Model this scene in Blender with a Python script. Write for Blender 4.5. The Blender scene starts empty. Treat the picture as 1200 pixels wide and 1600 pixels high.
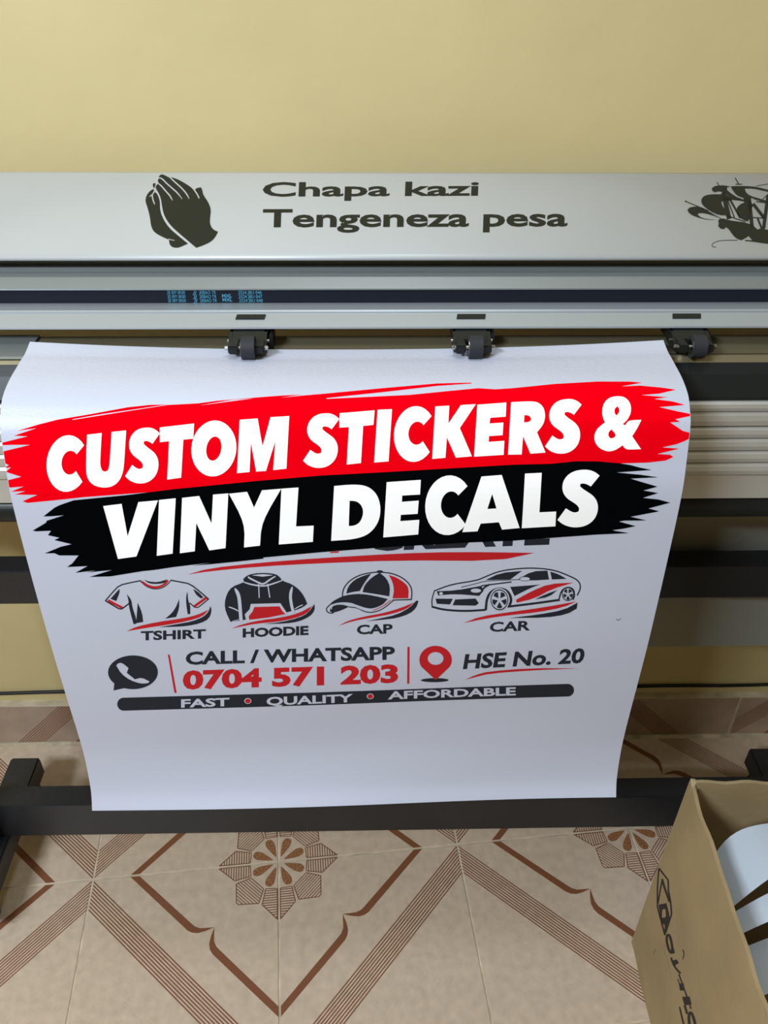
import bpy, bmesh, math, random
from mathutils import Vector, Matrix
from mathutils.geometry import tessellate_polygon
random.seed(4)
SC = bpy.context.scene
COL = SC.collection

# ------------------------------------------------------------------ camera
F_PX, PITCH, ROLL, CAM_H = 1302.2, 0.62812, 0.00833, 1.285
PSI = 0.02585            # plotter and wall are turned this much about z
TA = 0.1134              # floor tiles are turned this much about z
TS = 0.23392 * CAM_H     # tile pitch
cp, sp_ = math.cos(PITCH), math.sin(PITCH)
fwd = Vector((0, cp, -sp_)); dwn = Vector((0, -sp_, -cp)); rgt = Vector((1, 0, 0))
rx = rgt * math.cos(ROLL) - dwn * math.sin(ROLL)
ry = rgt * math.sin(ROLL) + dwn * math.cos(ROLL)
cam = bpy.data.cameras.new('camera'); cam.sensor_fit = 'VERTICAL'; cam.sensor_height = 36
cam.lens = F_PX / 1600 * 36; cam.clip_start = 0.02
co = bpy.data.objects.new('camera', cam); COL.objects.link(co)
R = Matrix((rx, -ry, -fwd)).transposed()
co.matrix_world = Matrix.Translation((0, 0, CAM_H)) @ R.to_4x4()
SC.camera = co

# ------------------------------------------------------------------ world, lamps, exposure
SC.view_settings.view_transform = 'Standard'; SC.view_settings.look = 'None'
SC.view_settings.gamma = 1; SC.view_settings.use_curve_mapping = False
SC.view_settings.exposure = 0.0
W = bpy.data.worlds.new('room_world'); SC.world = W; W.use_nodes = True
W.node_tree.nodes['Background'].inputs[0].default_value = (0.75, 0.85, 1, 1)
W.node_tree.nodes['Background'].inputs[1].default_value = 0.3
def area(name, loc, sx, sy, power, col, target=None):
    l = bpy.data.lights.new(name, 'AREA'); l.shape = 'RECTANGLE'; l.size = sx; l.size_y = sy
    l.energy = power; l.color = col
    o = bpy.data.objects.new(name, l); COL.objects.link(o); o.location = loc
    if target is not None:
        o.rotation_euler = (Vector(target) - Vector(loc)).to_track_quat('-Z', 'Y').to_euler()
    return o
area('ceiling_tube_light', (-1.25, -0.85, 2.3), 0.8, 0.10, 66, (0.80, 0.90, 1.0), (-0.2, 0.7, 0.7))
area('ceiling_panel_light', (0.05, 0.36, 2.65), 0.35, 0.35, 10, (0.82, 0.91, 1.0), (0.1, 0.6, 0.5))

# ------------------------------------------------------------------ materials
def nt(m): return m.node_tree.nodes, m.node_tree.links
def mat(name, col, rough=0.5, metal=0.0, spec=0.5, noise=None, bump=None, stretch=(1, 1, 1), coat=0):
    """noise=(scale, amount) varies the colour; bump=(scale, strength) adds fine relief"""
    m = bpy.data.materials.new(name); m.use_nodes = True
    N, L = nt(m); b = N['Principled BSDF']
    b.inputs['Base Color'].default_value = (*col, 1); b.inputs['Roughness'].default_value = rough
    b.inputs['Metallic'].default_value = metal; b.inputs['Specular IOR Level'].default_value = spec
    b.inputs['Coat Weight'].default_value = coat
    if noise or bump:
        tc = N.new('ShaderNodeTexCoord'); mp = N.new('ShaderNodeMapping'); mp.inputs['Scale'].default_value = stretch
        L.new(tc.outputs['Object'], mp.inputs['Vector'])
    if noise:
        n = N.new('ShaderNodeTexNoise'); n.inputs['Scale'].default_value = noise[0]; n.inputs['Detail'].default_value = 6
        L.new(mp.outputs[0], n.inputs['Vector'])
        r = N.new('ShaderNodeValToRGB'); a = noise[1]
        r.color_ramp.elements[0].position = 0.3; r.color_ramp.elements[1].position = 0.7
        r.color_ramp.elements[0].color = (*[c * (1 - a) for c in col], 1)
        r.color_ramp.elements[1].color = (*[min(1, c * (1 + a)) for c in col], 1)
        L.new(n.outputs['Fac'], r.inputs['Fac']); L.new(r.outputs['Color'], b.inputs['Base Color'])
    if bump:
        n2 = N.new('ShaderNodeTexNoise'); n2.inputs['Scale'].default_value = bump[0]; n2.inputs['Detail'].default_value = 5
        L.new(mp.outputs[0], n2.inputs['Vector'])
        bp = N.new('ShaderNodeBump'); bp.inputs['Strength'].default_value = bump[1]; bp.inputs['Distance'].default_value = 0.004
        L.new(n2.outputs['Fac'], bp.inputs['Height']); L.new(bp.outputs[0], b.inputs['Normal'])
    return m
M = {}
M['wall'] = mat('yellow_wall_paint', (0.58, 0.475, 0.24), 0.55, noise=(3, 0.06), bump=(14, 0.35))
M['white'] = mat('white_paint', (0.75, 0.75, 0.72), 0.7)
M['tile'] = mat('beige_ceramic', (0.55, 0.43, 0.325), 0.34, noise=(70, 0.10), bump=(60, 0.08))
M['skirt'] = mat('shaded_skirting_ceramic', (0.37, 0.27, 0.20), 0.35, noise=(22, 0.12), bump=(60, 0.08))  # tile ceramic made browner, shade at the wall foot put into its colour
M['brown'] = mat('brown_glaze', (0.20, 0.075, 0.035), 0.35)
M['brown2'] = mat('speckled_glaze', (0.27, 0.12, 0.05), 0.4, noise=(420, 0.6))
M['grain'] = mat('pale_grain_glaze', (0.60, 0.485, 0.375), 0.35)
M['grout'] = mat('pale_grout', (0.55, 0.46, 0.33), 0.8, noise=(30, 0.3), bump=(90, 0.3))
M['cover'] = mat('silver_painted_cover', (0.44, 0.455, 0.465), 0.42, 0.1, noise=(5, 0.03))
M['alu'] = mat('anodised_aluminium', (0.40, 0.45, 0.505), 0.35, 0.5, bump=(60, 0.02), stretch=(0.3, 40, 40))
M['beam'] = mat('grey_aluminium', (0.26, 0.28, 0.28), 0.4, 0.5, bump=(60, 0.02), stretch=(0.3, 40, 40))
M['alu_shaded'] = mat('shaded_aluminium', (0.16, 0.17, 0.17), 0.4, 0.6)  # aluminium darkened to carry the shade of the recess under the cover
M['alu_warm'] = mat('ribbed_aluminium', (0.60, 0.60, 0.57), 0.38, 0.55)
M['platen'] = mat('polished_platen', (0.30, 0.26, 0.16), 0.16, 0.6)
M['black'] = mat('black_powder_coat', (0.013, 0.014, 0.017), 0.42, noise=(200, 0.2))
M['blackgloss'] = mat('black_plastic', (0.010, 0.012, 0.012), 0.42, spec=0.3)
M['rubber'] = mat('grey_rubber', (0.022, 0.024, 0.030), 0.6, spec=0.3)
M['steel'] = mat('bright_steel', (0.5, 0.5, 0.5), 0.25, 1.0)
M['belt'] = mat('navy_belt', (0.010, 0.012, 0.020), 0.7, spec=0.15)
M['beltink'] = mat('cyan_belt_ink', (0.05, 0.25, 0.38), 0.5)
M['panel'] = mat('grey_gloss_panel', (0.26, 0.26, 0.23), 0.22, 0.1)
M['vinyl'] = mat('white_banner_vinyl', (0.50, 0.525, 0.635), 0.36, bump=(90, 0.12), stretch=(3, 3, 40))
M['offcut'] = mat('white_offcut_film', (0.50, 0.56, 0.64), 0.3)
M['red'] = mat('bright_red_ink', (0.80, 0.0, 0.006), 0.9, spec=0.0)
M['ink'] = mat('dense_black_ink', (0.0015, 0.002, 0.0025), 0.9, spec=0.0)
M['wink'] = mat('clean_white_ink', (0.98, 0.98, 0.98), 0.9, spec=0.0)
M['dred'] = mat('deep_red_ink', (0.48, 0.012, 0.018), 0.6, spec=0.15)
M['dark'] = mat('charcoal_ink', (0.015, 0.018, 0.026), 0.6, spec=0.15)
M['decal'] = mat('olive_black_decal', (0.018, 0.019, 0.012), 0.6, spec=0.2)
M['card'] = mat('brown_cardboard', (0.35, 0.255, 0.13), 0.8, noise=(9, 0.10), bump=(120, 0.12))
M['cardink'] = mat('black_carton_ink', (0.02, 0.015, 0.012), 0.8)
M['dent'] = mat('scuffed_cardboard', (0.40, 0.30, 0.17), 0.85, noise=(60, 0.2))

# ------------------------------------------------------------------ helpers
def link_mesh(name, bm, mats, parent=None, smooth=False, loc=None):
    me = bpy.data.meshes.new(name); bm.to_mesh(me); bm.free()
    for m in (mats if isinstance(mats, (list, tuple)) else [mats]): me.materials.append(m)
    if smooth:
        for p in me.polygons: p.use_smooth = True
    o = bpy.data.objects.new(name, me); COL.objects.link(o)
    if parent is not None: o.parent = parent
    if loc is not None: o.location = loc
    return o
def crisp(o):
    e = o.modifiers.new('crisp_edges', 'EDGE_SPLIT'); e.split_angle = math.radians(50); return o
def tag(o, label=None, cat=None, group=None, kind=None):
    if label: o['label'] = label
    if cat: o['category'] = cat
    if group: o['group'] = group
    if kind: o['kind'] = kind
    return o
def empty(name, loc, rz=0, parent=None):
    o = bpy.data.objects.new(name, None); COL.objects.link(o); o.location = loc; o.rotation_euler = (0, 0, rz)
    o.empty_display_size = 0.05
    if parent is not None: o.parent = parent
    return o
def box_bm(x0, x1, y0, y1, z0, z1, bev=0.0, off=(0, 0, 0)):
    bm = bmesh.new(); r = bmesh.ops.create_cube(bm, size=1)
    for v in r['verts']:
        v.co = Vector(((x0 + x1) / 2 + v.co.x * (x1 - x0) - off[0], (y0 + y1) / 2 + v.co.y * (y1 - y0) - off[1],
                       (z0 + z1) / 2 + v.co.z * (z1 - z0) - off[2]))
    if bev: bmesh.ops.bevel(bm, geom=bm.edges[:], offset=bev, segments=2, affect='EDGES')
    return bm
def extrude_bm(prof, x0, x1, off=(0, 0, 0), bev=0.0):
    bm = bmesh.new()
    a = [bm.verts.new((x0 - off[0], y - off[1], z - off[2])) for y, z in prof]
    b = [bm.verts.new((x1 - off[0], y - off[1], z - off[2])) for y, z in prof]
    n = len(prof)
    for i in range(n): bm.faces.new((a[i], a[(i + 1) % n], b[(i + 1) % n], b[i]))
    fa, fb = bm.faces.new(a), bm.faces.new(b[::-1])
    if bev: bmesh.ops.bevel(bm, geom=[e for e in bm.edges if abs(e.verts[0].co.x - e.verts[1].co.x) > 0.01], offset=bev, segments=2, affect='EDGES')
    bmesh.ops.recalc_face_normals(bm, faces=bm.faces[:])
    return bm
def cyl_bm(p0, p1, r, seg=24, off=(0, 0, 0), bm=None, r2=None, bev=0):
    bm = bm or bmesh.new(); p0 = Vector(p0) - Vector(off); p1 = Vector(p1) - Vector(off); d = p1 - p0
    Q = d.to_track_quat('Z', 'Y'); r2 = r if r2 is None else r2
    A = [bm.verts.new(p0 + Q @ Vector((r * math.cos(2 * math.pi * i / seg), r * math.sin(2 * math.pi * i / seg), 0))) for i in range(seg)]
    B = [bm.verts.new(p1 + Q @ Vector((r2 * math.cos(2 * math.pi * i / seg), r2 * math.sin(2 * math.pi * i / seg), 0))) for i in range(seg)]
    for i in range(seg): bm.faces.new((A[i], A[(i + 1) % seg], B[(i + 1) % seg], B[i]))
    bm.faces.new(A[::-1]); bm.faces.new(B)
    return bm
def tube_bm(pts, r, seg=10, off=(0, 0, 0)):
    bm = bmesh.new(); rings = []; pts = [Vector(p) - Vector(off) for p in pts]
    for i, p in enumerate(pts):
        d = (pts[min(i + 1, len(pts) - 1)] - pts[max(i - 1, 0)]).normalized()
        n = Vector((0, 0, 1)) if abs(d.z) < 0.9 else Vector((0, 1, 0)); s = d.cross(n).normalized(); n = s.cross(d)
        rings.append([bm.verts.new(p + (s * math.cos(2 * math.pi * k / seg) + n * math.sin(2 * math.pi * k / seg)) * r) for k in range(seg)])
    for a, b in zip(rings, rings[1:]):
        for k in range(seg): bm.faces.new((a[k], a[(k + 1) % seg], b[(k + 1) % seg], b[k]))
    bm.faces.new(rings[0][::-1]); bm.faces.new(rings[-1])
    return bm
RZ = Matrix.Rotation(PSI, 3, 'Z'); RZI = RZ.inverted()
def ray_m(x, y):                       # photo pixel -> ray in the plotter's own frame
    d = rx * ((x - 600) / F_PX) + ry * ((y - 800) / F_PX) + fwd
    return Vector((0, 0, CAM_H)), RZI @ d

# ---- printing: flat outlines taken from the photo, laid onto the real surface they are printed on
def chaikin(pts, n=2, lim=50):
    for _ in range(n):
        out = []; k = len(pts)
        for i in range(k):
            a, b, c = Vector(pts[i - 1]), Vector(pts[i]), Vector(pts[(i + 1) % k])
            u, v = b - a, c - b
            if u.length < 1e-6 or v.length < 1e-6: continue
            if math.degrees(u.angle(v)) < lim:
                out.append(tuple(b - u * 0.25)); out.append(tuple(b + v * 0.25))
            else: out.append(tuple(b))
        pts = out
    return pts
class Print:
    def __init__(s): s.bm = bmesh.new(); s.mats = []
    def mi(s, m):
        if m not in s.mats: s.mats.append(m)
        return s.mats.index(m)
    def fill(s, loops, m, layer=1, o=(0, 0), sc=1.0, smooth=0, lim=50):
        if not isinstance(loops[0][0], (tuple, list, Vector)): loops = [loops]
        L = []
        for lp in loops:
            q = [(o[0] + p[0] / sc, o[1] + p[1] / sc) for p in lp]
            if smooth: q = chaikin(q, smooth, lim)
            L.append([Vector((p[0], p[1], 0)) for p in q])
        flat = [p for l in L for p in l]
        vs = [s.bm.verts.new((p.x, p.y, layer)) for p in flat]; k = s.mi(m)
        for t in tessellate_polygon(L):
            try: f = s.bm.faces.new([vs[i] for i in t]); f.material_index = k
            except ValueError: pass
    def stroke(s, pts, w, m, layer=1, o=(0, 0), sc=1.0, smooth=2, taper=(1, 1)):
        q = [Vector((o[0] + p[0] / sc, o[1] + p[1] / sc)) for p in pts]
        for _ in range(smooth if len(q) > 2 else 0):
            out = [q[0]]
            for a, b in zip(q, q[1:]): out += [a.lerp(b, 0.25), a.lerp(b, 0.75)]
            out.append(q[-1]); q = out
        k = s.mi(m); prev = None; n = len(q); w = w / sc
        for i, p in enumerate(q):
            d = (q[min(i + 1, n - 1)] - q[max(i - 1, 0)]).normalized(); nn = Vector((-d.y, d.x))
            t = i / (n - 1); wt = w * (min(1, taper[0] + (1 - taper[0]) * 4 * t)) * (min(1, taper[1] + (1 - taper[1]) * 4 * (1 - t)))
            a = s.bm.verts.new((p.x + nn.x * wt / 2, p.y + nn.y * wt / 2, layer)); b = s.bm.verts.new((p.x - nn.x * wt / 2, p.y - nn.y * wt / 2, layer))
            if prev: f = s.bm.faces.new((prev[0], a, b, prev[1])); f.material_index = k
            prev = (a, b)
    def ellipse(s, c, r, m, layer=1, o=(0, 0), sc=1.0, n=28, hole=None):
        lp = [(c[0] + r[0] * math.cos(2 * math.pi * i / n), c[1] + r[1] * math.sin(2 * math.pi * i / n)) for i in range(n)]
        L = [lp]
        if hole: L.append([(c[0] + hole[0] * math.cos(2 * math.pi * i / n), c[1] + hole[1] * math.sin(2 * math.pi * i / n)) for i in range(n)])
        s.fill(L, m, layer, o, sc)
    def text(s, body, p0, p1, h, m, layer=1, bold=0.03, shear=0.0, space=1.0, ref='H'):
        def mesh_of(t):
            c = bpy.data.curves.new('lettering', 'FONT'); c.body = t; c.offset = bold; c.size = 1; c.space_character = space
            c.resolution_u = 3; c.fill_mode = 'BOTH'
            ob = bpy.data.objects.new('lettering', c); COL.objects.link(ob)
            dg = bpy.context.evaluated_depsgraph_get(); me = bpy.data.meshes.new_from_object(ob.evaluated_get(dg))
            bpy.data.objects.remove(ob); bpy.data.curves.remove(c)
            return me
        mr = mesh_of(ref); H = max(v.co.y for v in mr.vertices); B = min(v.co.y for v in mr.vertices)
        me = mesh_of(body); xs = [v.co.x for v in me.vertices]; x0, x1 = min(xs), max(xs); k = s.mi(m)
        P0, P1 = Vector(p0), Vector(p1); vs = []
        for v in me.vertices:
            tx = (v.co.x - x0) / (x1 - x0); ty = (v.co.y - B) / (H - B)
            p = P0.lerp(P1, tx) + Vector((shear, -h)) * ty
            vs.append(s.bm.verts.new((p.x, p.y, layer)))
        for p in me.polygons:
            try: f = s.bm.faces.new([vs[i] for i in p.vertices]); f.material_index = k
            except ValueError: pass
        bpy.data.meshes.remove(me); bpy.data.meshes.remove(mr)
    def build(s, name, surf, parent, off, step=(40, 12), layer_h=0.00018, clip=None):
        bm = s.bm
        xs = [v.co.x for v in bm.verts]; ys = [v.co.y for v in bm.verts]
        for ax, st in ((0, step[0]), (1, step[1])):
            if not st: continue
            lo, hi = (min(xs), max(xs)) if ax == 0 else (min(ys), max(ys))
            c = math.ceil(lo / st) * st
            while c < hi:
                co_ = Vector((0, 0, 0)); co_[ax] = c; no = Vector((0, 0, 0)); no[ax] = 1
                bmesh.ops.bisect_plane(bm, geom=bm.verts[:] + bm.edges[:] + bm.faces[:], dist=1e-5, plane_co=co_, plane_no=no)
                c += st
        for v in bm.verts:
            p, n = surf(v.co.x, v.co.y); v.co = p + n * (layer_h * v.co.z)
        if clip:
            for x, sgn in clip:
                bmesh.ops.bisect_plane(bm, geom=bm.verts[:] + bm.edges[:] + bm.faces[:], dist=1e-6, plane_co=(x, 0, 0),
                                       plane_no=(sgn, 0, 0), clear_outer=True)
        for v in bm.verts: v.co -= Vector(off)
        bmesh.ops.recalc_face_normals(bm, faces=bm.faces[:])
        for f in bm.faces:
            if f.normal.z < -0.05 or (abs(f.normal.z) <= 0.05 and f.normal.y > 0): f.normal_flip()
        return link_mesh(name, bm, s.mats, parent)
def plane_surf(p, n):                    # plane in the plotter's frame
    p = Vector(p); n = Vector(n).normalized()
    def f(x, y):
        o, d = ray_m(x, y); t = (p - o).dot(n) / d.dot(n); return o + d * t, n
    return f

# ------------------------------------------------------------------ room
def m2w(x, y, z=0): return RZ @ Vector((x, y, z))
WALL_Y = 1.046
rot = PSI
def room_box(name, x0, x1, y0, y1, z0, z1, m):
    o = link_mesh(name, box_bm(x0, x1, y0, y1, z0, z1), m); o.rotation_euler = (0, 0, rot); tag(o, kind='structure'); return o
wall_back = room_box('wall_back', -2.3, 2.5, WALL_Y, WALL_Y + 0.15, 0, 2.7, M['wall'])
room_box('wall_left', -2.45, -2.3, -2.5, WALL_Y + 0.15, 0, 2.7, M['wall'])
room_box('wall_right', 2.5, 2.65, -2.5, WALL_Y + 0.15, 0, 2.7, M['wall'])
room_box('wall_front', -2.45, 2.65, -2.65, -2.5, 0, 2.7, M['wall'])
room_box('ceiling', -2.45, 2.65, -2.65, WALL_Y + 0.15, 2.7, 2.8, M['white'])
floor = room_box('floor', -2.45, 2.65, -2.65, WALL_Y + 0.15, -0.06, -0.0012, M['grout'])

def clip_poly(poly, a, b, c, keep_less=True):      # keep a*u+b*v<=c
    out = []; n = len(poly); f = lambda p: (a * p[0] + b * p[1] - c) * (1 if keep_less else -1)
    for i in range(n):
        p, q = poly[i - 1], poly[i]; fp, fq = f(p), f(q)
        if (fp <= 0) != (fq <= 0):
            t = fp / (fp - fq); out.append((p[0] + t * (q[0] - p[0]), p[1] + t * (q[1] - p[1])))
        if fq <= 0: out.append(q)
    return out
def tile_prints():
    """flat prints of one tile in unit coordinates, flower quarter at (0,0): list of (polygon, material index)"""
    P = []; g = 0.006
    sq = [(g, g), (1 - g, g), (1 - g, 1 - g), (g, 1 - g)]
    def strip(lo, hi, within=sq, ab=(1, 1)):
        q = clip_poly(within, ab[0], ab[1], hi); 
        return clip_poly(q, ab[0], ab[1], lo, False) if len(q) > 2 else q
    for k in range(9):
        c = 1.003 + k * 0.0195; q = strip(c, c + 0.0088)
        if len(q) > 2: P.append((q, 1))
    # ogee line
    for flip in (0, 1):
        q = [(0.800, g), (0.47, 0.334), (0.445, 0.349), (0.415, 0.354), (0.375, 0.347), (0.332, 0.332), (0.375, 0.331), (0.405, 0.330), (0.432, 0.318), (0.452, 0.300), (0.752, g)]
        q = [(b, a) for a, b in q] if flip else q
        P.append((q, 1))
    def outline(poly, w):
        n = len(poly)
        for i in range(n):
            a, b = Vector(poly[i - 1]), Vector(poly[i]); d = (b - a).normalized(); nn = Vector((-d.y, d.x)) * w / 2
            P.append(([tuple(a + nn), tuple(b + nn), tuple(b - nn), tuple(a - nn)], 1))
    kite = [(0.325, g + .002), (0.237, 0.088), (0.095, 0.073), (0.150, 0.045), (0.155, g + .002)]
    kite2 = [(0.325, g + .002), (0.237, 0.088), (0.150, 0.070), (0.155, g + .002)]
    pent = [(0.228, 0.106), (0.224, 0.212), (0.212, 0.224), (0.106, 0.228), (0.080, 0.150), (0.150, 0.080)]
    for flip in (0, 1):
        kk = [(b, a) for a, b in kite2] if flip else kite2
        outline(kk, 0.005); c = 0.16
        while c < 0.32:
            q = strip(c, c + 0.0052, kk, (0, 1) if flip else (1, 0))
            if len(q) > 2: P.append((q, 1))
            c += 0.0135
        c0 = (0.110, 0.047) if not flip else (0.047, 0.110)
        ang = math.atan2(c0[1], c0[0]); drop = []
        for i in range(26):
            t = 2 * math.pi * i / 26; x = 0.052 * math.cos(t); y = 0.030 * math.sin(t) * (0.62 + 0.38 * math.cos(t)) * 1.15
            x0 = 0.098 + x if x > 0 else 0.098 + x * 1.25
            drop.append((x0 * math.cos(ang) - y * math.sin(ang), x0 * math.sin(ang) + y * math.cos(ang)))
        P.append((drop, 2))
    outline(pent, 0.005); c = 0.245
    while c < 0.43:
        q = strip(c, c + 0.0065, pent)
        if len(q) > 2: P.append((q, 1))
        c += 0.0185
    # pale wood-like grain in the plain half
    rg = random.Random(3)
    for k in range(75):
        c = 1.22 + rg.random() * 0.55; u0 = 0.3 + rg.random() * 0.5; ln = 0.04 + rg.random() * 0.12
        v0 = c - u0
        if v0 > 0.95 or v0 < 0.22 or u0 + ln > 0.97 or v0 - ln * .8 < 0.05: continue
        w = 0.0013
        P.append(([(u0, v0), (u0 + ln, v0 - ln * 0.85), (u0 + ln + w, v0 - ln * 0.85 + w), (u0 + w, v0 + w)], 3))
    return P
TP = tile_prints()
def add_prints(bm, P, tr, mi_off=0):
    for poly, k in P:
        vs = [bm.verts.new(tr(u, v)) for u, v in poly]
        L = [Vector((u, v, 0)) for u, v in poly]
        for t in tessellate_polygon([L]):
            try:
                f = bm.faces.new([vs[i] for i in t]); f.material_index = k + mi_off
            except ValueError: pass
def tile_mesh():
    g = 0.0042; bm = box_bm(g * TS, (1 - g) * TS, g * TS, (1 - g) * TS, -0.007, 0)
    bmesh.ops.bevel(bm, geom=[e for e in bm.edges if min(e.verts[0].co.z, e.verts[1].co.z) > -0.001], offset=0.0008, segments=1, affect='EDGES')
    add_prints(bm, TP, lambda u, v: (u * TS, v * TS, 0.00012))
    for f in bm.faces:
        f.normal_update()
        if f.material_index and f.normal.z < 0: f.normal_flip()
    return bm
tm = tile_mesh(); base_tile = link_mesh('floor_tile', tm, [M['tile'], M['brown'], M['brown2'], M['grain']])
tile_me = base_tile.data
ORX = -0.13251 * CAM_H; ORY = 0.60547 * CAM_H     # a flower centre
ca, sa = math.cos(TA), math.sin(TA)
def grid_pt(i, j): return Vector((ORX + TS * (i * ca + j * sa), ORY - TS * (-i * sa + j * ca), 0))
QUART = {(0, 0): 0, (1, 0): 1, (1, 1): 2, (0, 1): 3}
first = True; wy = lambda p: (RZI @ p)
for i in range(-8, 9):
    for j in range(-3, 10):
        # tile spans i..i+1, j..j+1 ; j grows towards the camera
        fi, fj = (i if i % 2 == 0 else i + 1), (j if j % 2 == 0 else j + 1)      # its flower corner
        cs = [wy(grid_pt(a, b)) for a, b in ((i, j), (i + 1, j), (i, j + 1), (i + 1, j + 1))]
        if min(c.y for c in cs) > WALL_Y - 0.012 or max(c.x for c in cs) > 2.45 or min(c.x for c in cs) < -2.25 or min(c.y for c in cs) < -2.45: continue
        F = grid_pt(fi, fj)
        du = 1 if fi == i else -1; dv = 1 if fj == j else -1
        eu = Vector((ca, sa, 0)) * du; ev = Vector((sa, -ca, 0)) * dv
        # the pattern is symmetric about u=v, so a mirror becomes a turn
        if (eu.cross(ev)).z > 0: X, Y = eu, ev
        else: X, Y = ev, eu
        ang = math.atan2(X.y, X.x)
        cut = max(c.y for c in cs) > WALL_Y - 0.012
        if cut:
            bm = bmesh.new(); bm.from_mesh(tile_me)
            mw = Matrix.Translation((F.x, F.y, 0)) @ Matrix.Rotation(ang, 4, 'Z'); inv = mw.inverted()
            pc = inv @ (RZ.to_4x4() @ Vector((0, WALL_Y - 0.010, 0))); pn = inv.to_3x3() @ (RZ @ Vector((0, 1, 0)))
            bmesh.ops.bisect_plane(bm, geom=bm.verts[:] + bm.edges[:] + bm.faces[:], dist=1e-6, plane_co=pc, plane_no=pn, clear_outer=True)
            o = link_mesh('floor_tile', bm, [M['tile'], M['brown'], M['brown2'], M['grain']])
        elif first: o = base_tile; first = False
        else: o = base_tile.copy(); COL.objects.link(o)
        o.parent = floor; o.rotation_euler = (0, 0, ang - rot); o.location = RZI @ Vector((F.x, F.y, random.uniform(-.0002, .0002)))

# skirting: cut tiles standing against the wall
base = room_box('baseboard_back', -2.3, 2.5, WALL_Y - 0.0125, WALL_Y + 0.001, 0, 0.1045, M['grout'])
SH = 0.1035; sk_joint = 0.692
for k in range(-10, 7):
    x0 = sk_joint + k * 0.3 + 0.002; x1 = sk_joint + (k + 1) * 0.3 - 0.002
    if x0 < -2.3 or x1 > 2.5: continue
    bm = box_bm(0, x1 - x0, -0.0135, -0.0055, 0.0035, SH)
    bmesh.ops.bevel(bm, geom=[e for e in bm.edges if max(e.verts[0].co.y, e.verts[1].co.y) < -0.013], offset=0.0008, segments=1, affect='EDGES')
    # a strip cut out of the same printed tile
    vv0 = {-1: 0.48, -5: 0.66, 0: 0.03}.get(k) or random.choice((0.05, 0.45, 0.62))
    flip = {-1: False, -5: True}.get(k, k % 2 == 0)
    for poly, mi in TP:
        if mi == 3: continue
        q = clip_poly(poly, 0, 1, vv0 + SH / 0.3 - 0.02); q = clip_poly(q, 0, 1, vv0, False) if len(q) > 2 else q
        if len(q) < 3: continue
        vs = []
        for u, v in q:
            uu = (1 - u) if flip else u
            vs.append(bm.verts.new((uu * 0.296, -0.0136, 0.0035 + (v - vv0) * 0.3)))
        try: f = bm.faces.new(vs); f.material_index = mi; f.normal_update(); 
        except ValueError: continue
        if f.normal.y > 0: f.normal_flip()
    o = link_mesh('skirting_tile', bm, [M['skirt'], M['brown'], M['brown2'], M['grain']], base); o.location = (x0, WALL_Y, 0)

link_mesh('grout_line', box_bm(-2.3, 2.5, WALL_Y - 0.0215, WALL_Y - 0.013, -0.001, 0.0022, 0.001), M['grout'], base)
# black cable lying along the wall above the skirting
pts = [m2w(x, WALL_Y - 0.004, 0.1285 + 0.0012 * math.sin(x * 9) + 0.0012 * math.cos(x * 23)) for x in [i * 0.05 - 1.4 for i in range(44)]]
cable_root = empty('power_cable', m2w(0, WALL_Y - 0.004, 0.12))
tag(cable_root, 'thin black power cable pinned along the wall just above the tiled skirting', 'cable')
cv = Vector(m2w(0, WALL_Y - 0.004, 0.12))
link_mesh('cord', tube_bm(pts, 0.0032, off=cv), M['blackgloss'], cable_root, True)
cx = 0.742
link_mesh('cable_clip', box_bm(cx, cx + 0.012, WALL_Y - 0.010, WALL_Y - 0.001, 0.121, 0.136, 0.001, off=RZI @ cv), M['white'], cable_root).rotation_euler = (0, 0, rot)

# ------------------------------------------------------------------ the plotter
B = Vector((0.03, 0.80, 0.0))
plotter = empty('vinyl_plotter', RZ @ B, rot)
tag(plotter, 'wide silver vinyl cutting plotter on a black floor stand in front of the yellow wall', 'plotter')
XL, XR = -0.70, 0.76
def ex(name, prof, m, x0=XL, x1=XR, parent=plotter, bev=0.0, smooth=False):
    return link_mesh(name, extrude_bm(prof, x0, x1, B, bev), m, parent, smooth)
cover = ex('top_cover', [(0.985, 1.0405), (0.852, 0.9955), (0.8485, 0.9925), (0.8485, 0.9895), (0.853, 0.988), (0.985, 1.020), (1.0, 1.015), (1.0, 1.036), (0.994, 1.0405)], M['cover'])
ex('cover_lip', [(0.8495, 0.9893), (0.858, 0.9870), (0.860, 0.9895), (0.853, 0.9905)], M['alu'])
ex('shaded_recess_strip', [(0.872, 0.9905), (0.872, 0.9750), (0.975, 0.975), (0.975, 1.013)], M['alu_shaded'])  # plate in the gap below the cover, its shadow painted as dark metal
ex('carriage_beam', [(0.862, 0.9775), (0.857, 0.9745), (0.855, 0.9755), (0.845, 0.9735), (0.833, 0.9655), (0.833, 0.9640), (0.842, 0.9640), (0.842, 0.9495),
                     (0.833, 0.9495), (0.833, 0.9480), (0.862, 0.9480), (0.93, 0.9480), (0.93, 0.9775)], M['beam'])
belt = ex('drive_belt', [(0.8345, 0.9637), (0.8360, 0.9637), (0.8360, 0.9498), (0.8345, 0.9498)], M['belt'])
ex('guide_rail', [(0.8325, 0.9502), (0.818, 0.9535), (0.802, 0.9555), (0.7995, 0.9568), (0.7970, 0.9573), (0.7950, 0.9560), (0.7945, 0.9540), (0.7930, 0.9552), (0.7915, 0.9545),
                  (0.7830, 0.9512), (0.7757, 0.9482), (0.7752, 0.9465), (0.778, 0.9450), (0.8325, 0.9460)], M['alu'])
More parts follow.
